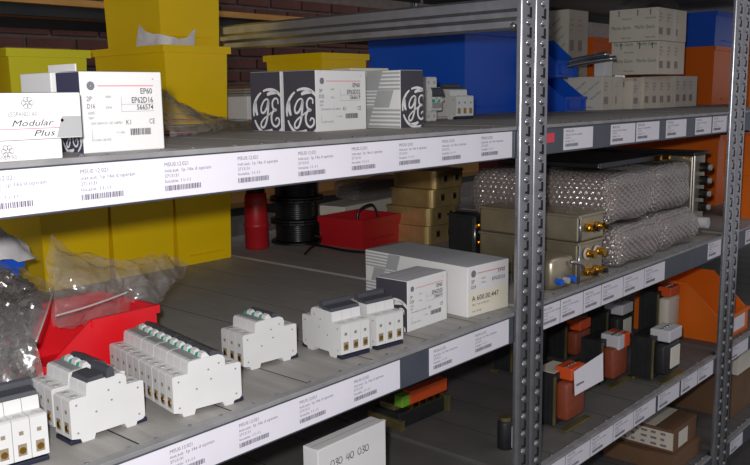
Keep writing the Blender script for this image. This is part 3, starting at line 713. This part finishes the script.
tag(MB().tube(cat([P0, P0+Vector((.0, .005, .055)), P0+Vector((.03, -.01, .075)), P0+Vector((.045, -.015, .060)), P0+Vector((.050, -.02, .030))], 5), .003, 8).build('loose_cable', 'cable', None, True), 'black cable looping out of the red tray', 'cable')

# ------------------------------------------------------------------ bubble wrapped packages
def wrapped(label, loc, w, d, h, rz=0., rad=.028, seed=1, group='bubble-wrapped packages'):
    t = thing('wrapped_package', label, 'package', loc, rz, group); rnd = random.Random(seed)
    ph = [rnd.uniform(0, 6) for _ in range(6)]
    st = .0029; V = []; F = []; pit = .0130; row = pit*.866
    def hexb(u, v):
        j = math.floor(v/row); best = 9
        for jj in (j, j+1):
            uo = (jj % 2)*pit/2; i = round((u-uo)/pit); best = min(best, math.hypot(u-uo-i*pit, v-jj*row))
        q = best/(pit*.48); return math.sqrt(max(0, 1-q*q))
    half = Vector((w/2, d/2, h/2))
    for ax in range(3):
        a1, a2 = (ax+1) % 3, (ax+2) % 3
        n1, n2 = max(4, int(2*half[a1]/st)), max(4, int(2*half[a2]/st))
        for sg in (-1, 1):
            base = len(V)
            for i in range(n1+1):
                for j in range(n2+1):
                    p = Vector((0, 0, 0)); p[ax] = sg*half[ax]; p[a1] = -half[a1]+2*half[a1]*i/n1; p[a2] = -half[a2]+2*half[a2]*j/n2
                    inner = Vector([max(-half[k]+rad, min(half[k]-rad, p[k])) for k in range(3)])
                    nr = (p-inner); nr = nr.normalized() if nr.length > 1e-6 else Vector([sg if k == ax else 0 for k in range(3)])
                    wob = .004*math.sin(p.x*38+ph[0]+p.z*22)+.004*math.sin(p.y*31+ph[1])+.003*math.sin(p.z*60+p.y*25+ph[2])
                    b = hexb(p[a1], p[a2])
                    q = inner+nr*(rad+wob*.8-.004+.0058*b); V.append((q.x+w/2, q.y+d/2, min(h-.0005, max(.0008, q.z+h/2))))
            for i in range(n1):
                for j in range(n2):
                    f = (base+i*(n2+1)+j, base+(i+1)*(n2+1)+j, base+(i+1)*(n2+1)+j+1, base+i*(n2+1)+j+1)
                    F.append(f if sg > 0 else f[::-1])
    m = MB(); m.v, m.f = V, F; m.build('bubble_wrap', 'bubble', t, True)
    MB().box((.012, .012, .010), (w-.012, d-.012, h-.012), .012).build('wrapped_core', 'wrap_core', t)
    return t
wrapped('lower bubble-wrapped package beside the brass-fitted metal boxes', (1.618, .758, zM), .215, .36, .088, 0, .034, 1)
wrapped('lower bubble-wrapped package beside the grey steel unit', (1.848, .768, zM), .212, .36, .088, 0, .036, 2)
wrapped('upper bubble-wrapped package beside the brass-fitted metal boxes', (1.610, .778, zM+.089), .222, .355, .108, 1, .032, 3)
wrapped('upper bubble-wrapped package beside the grey steel unit', (1.842, .788, zM+.089), .215, .36, .108, 0, .036, 4)
wrapped('bubble-wrapped package lying on the white carton behind the red tray', (1.655, 1.535, zM+.0795), .26, .09, .055, 6, .022, 5, None)

# ------------------------------------------------------------------ brass fitted metal boxes
def fitting(t, c, white=False):
    c = Vector(c); n = Vector((0, -1, 0))
    f = MB().cyl(c, c+n*.008, .009, 6).cyl(c+n*.008, c+n*.016, .0065, 10).cyl(c+n*.016, c+n*.021, .0085, 6).build('brass_fitting', 'brass', t)
    if white: MB().cyl(c+n*.001, c+n*.004, .0115, 14).build('washer', 'terminal_white', f)
    else: MB().cyl(c+n*.021, c+n*.026, .005, 8).build('plug', 'black', f)
def relay_box(label, loc, w, d, h, rz, rows, m='steel_box', white=()):
    t = thing('metal_box', label, 'metal box', loc, rz)
    MB().box((0, 0, 0), (w, d, h-.002), .004).build('case', m, t)
    MB().box((-.002, -.003, h-.006), (w+.002, d+.002, h), .0015).build('lid', m, t)
    MB().cyl((.002, -.002, .002), (.002, -.002, h-.004), .0032, 8).build('corner_rod', 'galv', t, True)
    for i, z in enumerate(rows):
        for u in (.3, .68): fitting(t, (w*u, -.0015, z), i in white)
    return t
relay_box('lower metal box with two rows of brass fittings, under a shallower one', (1.450, .772, zM), .094, .235, .080, -3, (.020, .056), white=(1,))
relay_box('shallow metal box with brass fittings on top of a deeper one', (1.448, .770, zM+.0805), .094, .235, .053, -3, (.026,))
t = relay_box('small dark metal box with brass plugs between the gold boxes and the fitted metal boxes', (1.525, 1.065, zM), .040, .07, .100, 0, (.040, .078), 'core')
t = thing('relay_unit', 'small rounded silver unit with blue connectors beside the double post', 'relay', (1.362, .775, zM), -6)
MB().box((0, 0, 0), (.072, .10, .062), .012).build('case', 'steel_box', t, True)
for k in range(3): MB().cyl((.014+.02*k, -.001, .018), (.014+.02*k, -.012, .018), .006, 10).build('connector', 'blue' if k != 1 else 'screw', t)
MB().tube(cat([(.05, -.004, .05), (.07, -.014, .045), (.084, -.010, .03)], 4), .0035, 8).build('lead', 'galv', t, True)
# grey steel unit by the far post
t = thing('steel_unit', 'grey steel unit with a column of dark terminals and a white knob', 'electrical unit', (2.075, .80, zM), 0)
MB().box((0, 0, 0), (.082, .42, .205), .003).build('case', 'steel_box', t); MB().box((-.006, -.006, .205), (.088, .43, .214), .002).build('top_plate', 'black', t)
MB().cyl((.002, -.003, .0), (.002, -.003, .205), .003, 8).build('corner_rod', 'galv', t)
for k in range(4): p = MB().cyl((.055, .002, .075+k*.033), (.055, -.020, .075+k*.033), .012, 12).build('terminal', 'black', t); MB().cyl((.055, -.020, .075+k*.033), (.055, -.026, .075+k*.033), .007, 8).build('screw', 'screw', p)
MB().cyl((.055, .002, .035), (.055, -.024, .035), .014, 14).build('knob', 'terminal_white', t)
t = thing('black_panel', 'flat black panel lying over the bubble-wrapped packages, brass stud at its end', 'panel', (1.70, .86, zM+.1982), 0)
MB().box((0, 0, 0), (.35, .26, .012), .002).build("plate", 'black', t); MB().box((.0, -.004, 0), (.35, .0, .012), .001).build("edge_trim", 'dark_grey', t)
for u in (.28, .33): MB().cyl((u, -.004, .006), (u, -.020, .006), .006, 8).build('stud', 'brass', t)

# ------------------------------------------------------------------ transformers on the lower shelf
def transformer(label, loc, rz=0., w=.10, d=.075, h=.105, top='mix', tagp=False, plate=False, long_terms=False, coil='coil'):
    t = thing('transformer', label, 'transformer', loc, rz, 'transformers on the lower shelf')
    cw = w*.30; cy = d*.36
    lam = MB(); n = 8
    for k in range(n):
        e = .0 if k % 2 else .0006
        lam.box((-e, cy+(d-cy)*k/n, .006), (w+e, cy+(d-cy)*(k+1)/n-.0002, h+e))
    lam.build('core', 'core', t)
    MB().box((w*.10, .002, .016), (w*.94, cy+.002, h-.016), .007).build('coil', coil, t, True)
    MB().box((-.010, -.006, 0), (w+.010, .010, .0055), .001).build('mounting_foot', 'olive_zinc', t); MB().box((-.010, d-.014, 0), (w+.010, d+.004, .0055), .001).build('mounting_foot', 'olive_zinc', t)
    MB().box((-.0015, cy-.004, .005), (.004, cy+.001, h*.97), .0008).build('bracket', 'olive_zinc', t)
    if top == 'mix':
        for k, mm in enumerate(('terminal_white', 'terminal_orange')):
            q = MB().box((w*(.28+.34*k), -.002, h-.022), (w*(.60+.34*k), d*.55, h+.012), .003).build('terminal_block', mm, t)
            for j in range(4): MB().cyl((w*(.32+.34*k+.08*j), d*.2, h+.011), (w*(.32+.34*k+.08*j), d*.2, h+.0135), .0035, 8).build('screw', 'galv', q)
    elif top == 'white':
        q = MB().box((cw*.9, .0, h-.012), (w*.96, d*.6, h+.016), .003).build('terminal_block', 'terminal_white', t)
        for j in range(4): MB().cyl((w*(.38+.15*j), d*.3, h+.015), (w*(.38+.15*j), d*.3, h+.0175), .004, 8).build('screw', 'galv', q)
        MB().box((w*.38, .0, h*.26), (w*.88, .003, h*.74), .0006).build('side_label', 'card_pale', t)
    elif top == 'orange':
        q = MB().box((cw*.9, .002, h-.014), (w*.9, d*.5, h+.012), .003).build('terminal_block', 'terminal_orange', t)
        for j in range(4): MB().cyl((w*(.36+.14*j), d*.25, h+.011), (w*(.36+.14*j), d*.25, h+.0135), .004, 8).build('screw', 'galv', q)
    if plate: MB().box((w*.08, cy+.004, h+.0008), (w*.9, d*.94, h+.002)).build('rating_plate', 'card_pale', t)
    if tagp:
        q = MB().add([(cw*1.0, -.004, h*.62), (w*1.42, -.016, h*.70), (w*1.46, -.012, h*1.22), (cw*1.05, .0, h*1.06)]+[(cw*1.0, -.0034, h*.62), (w*1.42, -.0154, h*.70), (w*1.46, -.0114, h*1.22), (cw*1.05, .0006, h*1.06)], [(0, 1, 2, 3), (7, 6, 5, 4), (0, 4, 5, 1), (1, 5, 6, 2), (2, 6, 7, 3), (3, 7, 4, 0)]).build('paper_tag', 'paper', t)
        MB().box((cw*1.05, -.0065, h*.80), (w*1.2, -.0060, h*.83)).build('print', 'ink_grey', q)
    return t
transformer('transformer with a white paper tag and rating plate on top', (1.468, .798, zL), 0, .088, .082, .112, 'orange', True, True)
transformer('transformer with copper coil, white and orange terminals, between tagged and white-labelled ones', (1.762, .842, zL), 0, .088, .082, .106, 'mix')
transformer('transformer with pale side label and white terminal block beside the shelf edge', (1.862, .764, zL), 0, .105, .082, .104, 'white', coil='core')
transformer('transformer with orange terminals behind the tagged one', (1.872, .995, zL), 0, .09, .085, .092, 'orange')
transformer('dark transformer with white terminal block in the second rank', (2.055, .972, zL), 0, .095, .09, .096, 'white', coil='core')
transformer('transformer with pale coil and orange terminals next to the orange bin', (2.165, .885, zL), 0, .095, .08, .140, 'orange', coil='card_pale')
transformer('transformer half hidden by the double post, orange coil showing', (1.70, 1.05, zL), 0, .08, .075, .092, 'orange')
t = thing('terminal_transformer', 'low dark transformer with long orange and green terminal strip', 'transformer', (1.262, 1.062, zL), -2)
MB().box((0, .0, .0), (.148, .075, .034), .003).build('core', 'core', t); MB().box((-.006, -.012, 0), (.004, .085, .022), .001).build('mounting_foot', 'olive_zinc', t); MB().box((.144, -.012, 0), (.154, .085, .036), .001).build('mounting_foot', 'olive_zinc', t)
MB().box((.004, .018, .034), (.144, .06, .048), .003).build('coil', 'olive_zinc', t)
b = MB().box((.030, -.004, .046), (.150, .018, .074), .002).build('terminal_strip', 'terminal_orange', t); MB().box((.004, -.004, .046), (.029, .018, .070), .002).build('end_terminal', 'terminal_green', t)
for j in range(5): MB().box((.034+.023*j, -.002, .033), (.040+.023*j, .014, .0465)).build('terminal_lug', 'brass', t)
t = thing('terminal_transformer', 'dark flat transformer with olive frame under the middle shelf', 'transformer', (1.45, 1.23, zL), -2)
MB().box((.01, .0, .0), (.15, .085, .062), .004).build('core', 'core', t); MB().box((0, -.01, 0), (.16, .095, .006), .001).build('mounting_foot', 'olive_zinc', t); MB().box((.0, .02, .062), (.15, .06, .078), .004).build('coil', 'black', t)
t = thing('capacitor', 'small black capacitor with a white label beside the double post', 'capacitor', (1.325, .850, zL), 0)
MB().lathe([(.014, 0), (.015, .002), (.015, .052), (.013, .056)], 18).build('can', 'core', t, True); MB().lathe([(.012, .056), (.011, .063)], 14).build('cap', 'olive_zinc', t)
MB().box((.0, -.0165, .004), (.012, -.0135, .046)).build('side_label', 'paper', t)

# ------------------------------------------------------------------ plastic bags, rags and paper
def sheet(rows, nu, nv, amp, seed, thick=0., jag=0.):
    """smooth surface through a grid of 3D control points, crumpled by noise"""
    from mathutils import noise
    R_ = [cat(r, nu) for r in rows]; cols = len(R_[0]); V = []; F = []
    colsP = [cat([R_[i][c] for i in range(len(rows))], nv) for c in range(cols)]
    nr = len(colsP[0])
    for j in range(nr):
        for i in range(cols):
            p = colsP[i][j]; q = p*16+Vector((seed*7.3, seed*3.1, seed))
            k = noise.noise_vector(q)*amp + noise.noise_vector(q*2.7)*amp*.6 + noise.noise_vector(q*6)*amp*.25
            fold = 1-abs(noise.noise(q*2.2+Vector((9, 2, 4))))*2
            V.append(p+k+Vector((0, 0, 1))*fold*amp*.8)
    for j in range(nr-1):
        for i in range(cols-1): F.append((j*cols+i, j*cols+i+1, (j+1)*cols+i+1, (j+1)*cols+i))
    m = MB(); m.v = [tuple(v) for v in V]; m.f = F; return m
V3 = lambda *a: Vector(a)
def clamp_z(m, z): m.v = [(x, y, max(zz, z)) for x, y, zz in m.v]; return m
# bag overflowing from the red bin
t = thing('plastic_bag', 'crumpled clear plastic bag overflowing from the bright red bin', 'plastic bag')
Pz = lambda px, py, Y: OY(px, py, Y)
f1 = [[Pz(54, 241, 1.10), Pz(74, 252, 1.09), Pz(98, 258, 1.08), Pz(121, 266, 1.07)],
      [Pz(55, 262, 1.07), Pz(76, 268, 1.05), Pz(99, 274, 1.045), Pz(122, 276, 1.05)],
      [Pz(58, 290, 1.05), Pz(78, 292, 1.03), Pz(100, 294, 1.03), Pz(124, 290, 1.04)],
      [Pz(54, 318, 1.06), Pz(78, 318, 1.05), Pz(102, 312, 1.05), Pz(128, 305, 1.05)],
      [Pz(60, 335, 1.06), Pz(80, 330, 1.06), Pz(102, 325, 1.06), Pz(128, 318, 1.06)]]
sheet(f1, 14, 12, .008, 1).build('front_film', 'clear', t, True)
sheet([[p+V3(.01, .03, -.004) for p in r] for r in f1], 14, 12, .009, 4).build('back_film', 'clear', t, True)
MB().tube(cat([Pz(55, 316, 1.048), Pz(80, 309, 1.04), Pz(104, 301, 1.036), Pz(128, 292, 1.034)], 5), .0016, 6).build('zip_seal', 'clear_zip', t, True)
f2 = [[Pz(121, 266, 1.07), Pz(142, 259, 1.08), Pz(164, 258, 1.10), Pz(189, 264, 1.12)],
      [Pz(122, 276, 1.05), Pz(142, 271, 1.05), Pz(163, 272, 1.07), Pz(182, 275, 1.09)],
      [Pz(124, 288, 1.04), Pz(143, 286, 1.04), Pz(160, 288, 1.05), Pz(172, 290, 1.06)],
      [Pz(128, 303, 1.05), Pz(143, 301, 1.03), Pz(154, 304, 1.02), Pz(161, 308, 1.02)]]
sheet(f2, 14, 12, .007, 2).build('front_film', 'clear', t, True)
sheet([[p+V3(.008, .022, -.003) for p in r] for r in f2], 14, 12, .008, 5).build('back_film', 'clear', t, True)
# bag of small screws at the open end
t = thing('plastic_bag', 'clear zip bag full of small dark screws in front of the blue bin', 'plastic bag')
c0 = [[OY(-14, 258, 1.13), OY(14, 266, 1.13), OY(35, 278, 1.11), OY(53, 288, 1.07)],
      [OY(-14, 290, 1.05), OY(12, 295, 1.05), OY(32, 304, 1.02), OY(46, 312, .99)],
      [OY(-14, 322, .99), OY(10, 326, .985), OY(25, 333, .975), OY(38, 340, .96)],
      [V3(.40, .945, zM+.004), V3(.425, .94, zM+.004), V3(.45, .938, zM+.004), V3(.475, .938, zM+.004)]]
clamp_z(sheet(c0, 12, 12, .006, 3), zM+.002).build('film', 'clear', t, True)
MB().tube(cat([OY(54, 287, 1.065), OY(47, 311, .985), OY(36, 342, .95)], 5), .0013, 6).build('zip_seal', 'clear_zip', t, True)
h_ = [[OY(41, 279, 1.075), OY(54, 287, 1.065)], [OY(34, 306, .985), OY(47, 311, .98)], [OY(25, 336, .95), OY(36, 342, .948)]]
sheet(h_, 8, 8, .002, 6).build('header_strip', 'clear', t, True)
pr = MB(); rr = random.Random(3)
for k in range(420):
    u, v = rr.random()*2.2, rr.random()**.8*2.3+.25; iu, iv = min(int(u), 2), min(int(v), 2); fu, fv = u-iu, min(v-iv, 1)
    p = c0[iv][iu].lerp(c0[iv][iu+1], fu).lerp(c0[iv+1][iu].lerp(c0[iv+1][iu+1], fu), fv)
    p = p+(p-CAM).normalized()*rr.uniform(.008, .05); a = V3(rr.uniform(-1, 1), rr.uniform(-1, 1), rr.uniform(-1, 1)).normalized()
    pr.cyl(p, p+a*.011, .0022, 6); pr.cyl(p-a*.0028, p, .0048, 7)
q = clamp_z(pr, zM+.0008).build('screws', 'part_metal', t); q['kind'] = 'stuff'
# flat bag on the upper shelf
t = thing('plastic_bag', 'clear plastic bag with pink slips, lying by the mustard bin', 'plastic bag')
zz = zU+.002
f3 = [[V3(.70, 1.10, zU+.088), V3(.76, 1.14, zU+.080), V3(.82, 1.18, zU+.055), V3(.89, 1.23, zU+.03), V3(.96, 1.27, zU+.016)],
      [V3(.70, 1.05, zU+.070), V3(.76, 1.09, zU+.058), V3(.83, 1.14, zU+.036), V3(.91, 1.20, zU+.022), V3(1.0, 1.27, zU+.012)],
      [V3(.70, 1.02, zU+.035), V3(.77, 1.05, zU+.030), V3(.85, 1.11, zU+.02), V3(.94, 1.18, zU+.012), V3(1.05, 1.26, zU+.006)],
      [V3(.70, 1.00, zz), V3(.78, 1.02, zz), V3(.87, 1.08, zz), V3(.98, 1.16, zz), V3(1.10, 1.27, zz)]]
clamp_z(sheet(f3, 14, 14, .008, 8), zU+.001).build('film', 'clear', t, True)
for k in range(4): MB().box((.715+.008*k, 1.075+.008*k, zU+.003+.009*k), (.80+.006*k, 1.13, zU+.0042+.009*k), .0004).build('pink_slip', 'pinkpaper' if k % 2 == 0 else 'sheet_grey', t)
# clear bag on top of the printed carton stack
t = thing('plastic_bag', 'crumpled clear bag resting on the printed carton stack', 'plastic bag'); zc = zU+.2995
f4 = [[V3(2.52, 1.09, zc), V3(2.60, 1.085, zc), V3(2.66, 1.085, zc)], [V3(2.52, 1.12, zc+.03), V3(2.58, 1.12, zc+.03), V3(2.65, 1.12, zc+.035)], [V3(2.53, 1.17, zc+.035), V3(2.58, 1.17, zc+.032), V3(2.65, 1.17, zc+.03)], [V3(2.53, 1.22, zc), V3(2.60, 1.22, zc), V3(2.65, 1.22, zc)]]
clamp_z(sheet(f4, 8, 6, .004, 9), zc+.001).build('film', 'clear', t, True)
# grey paper in the mustard bin
t = thing('crumpled_paper', 'crumpled light grey paper poking out of the mustard bin', 'paper')
f5 = [[OX(136, 52, 1.044), OX(149, 52, 1.044), OY(165, 54, 1.497), OY(180, 54, 1.497), OY(197, 54, 1.500)], [OX(137, 42, 1.044), OX(150, 43, 1.044), OY(166, 44, 1.497), OY(181, 45, 1.497), OY(195, 45, 1.500)], [OX(139, 24, 1.042), OX(150, 33, 1.044), OY(168, 36, 1.497), OY(183, 39, 1.498), OY(197, 30, 1.500)]]
sheet(f5, 7, 7, .003, 11).build('paper', 'rag', t, False)
t = thing('cardboard_sheet', 'brown cardboard sheet lying across the yellow bin painted with a greenish light cast', 'cardboard', (.745, 1.56, zU+.1485)); MB().box((0, 0, 0), (.13, .10, .004), .0006).build('sheet', 'card_brown', t); MB().box((0, .004, .004), (.13, .006, .0042)).build('edge_fluting', 'card_brown', t)
t = thing('white_rag', 'crumpled white rag on the small blue bin', 'rag', (0, 0, 0))
zr = zM+.1165
f6 = [[V3(.46, 1.29, zr), V3(.53, 1.275, zr), V3(.60, 1.275, zr), V3(.635, 1.29, zr)], [V3(.46, 1.33, zr+.03), V3(.53, 1.32, zr+.045), V3(.595, 1.32, zr+.04), V3(.63, 1.33, zr+.012)], [V3(.46, 1.38, zr+.04), V3(.53, 1.38, zr+.05), V3(.59, 1.37, zr+.045), V3(.63, 1.37, zr+.015)], [V3(.46, 1.43, zr), V3(.53, 1.43, zr), V3(.59, 1.42, zr), V3(.63, 1.41, zr)]]
clamp_z(sheet(f6, 6, 6, .010, 12), zr).build('cloth', 'rag', t, True)
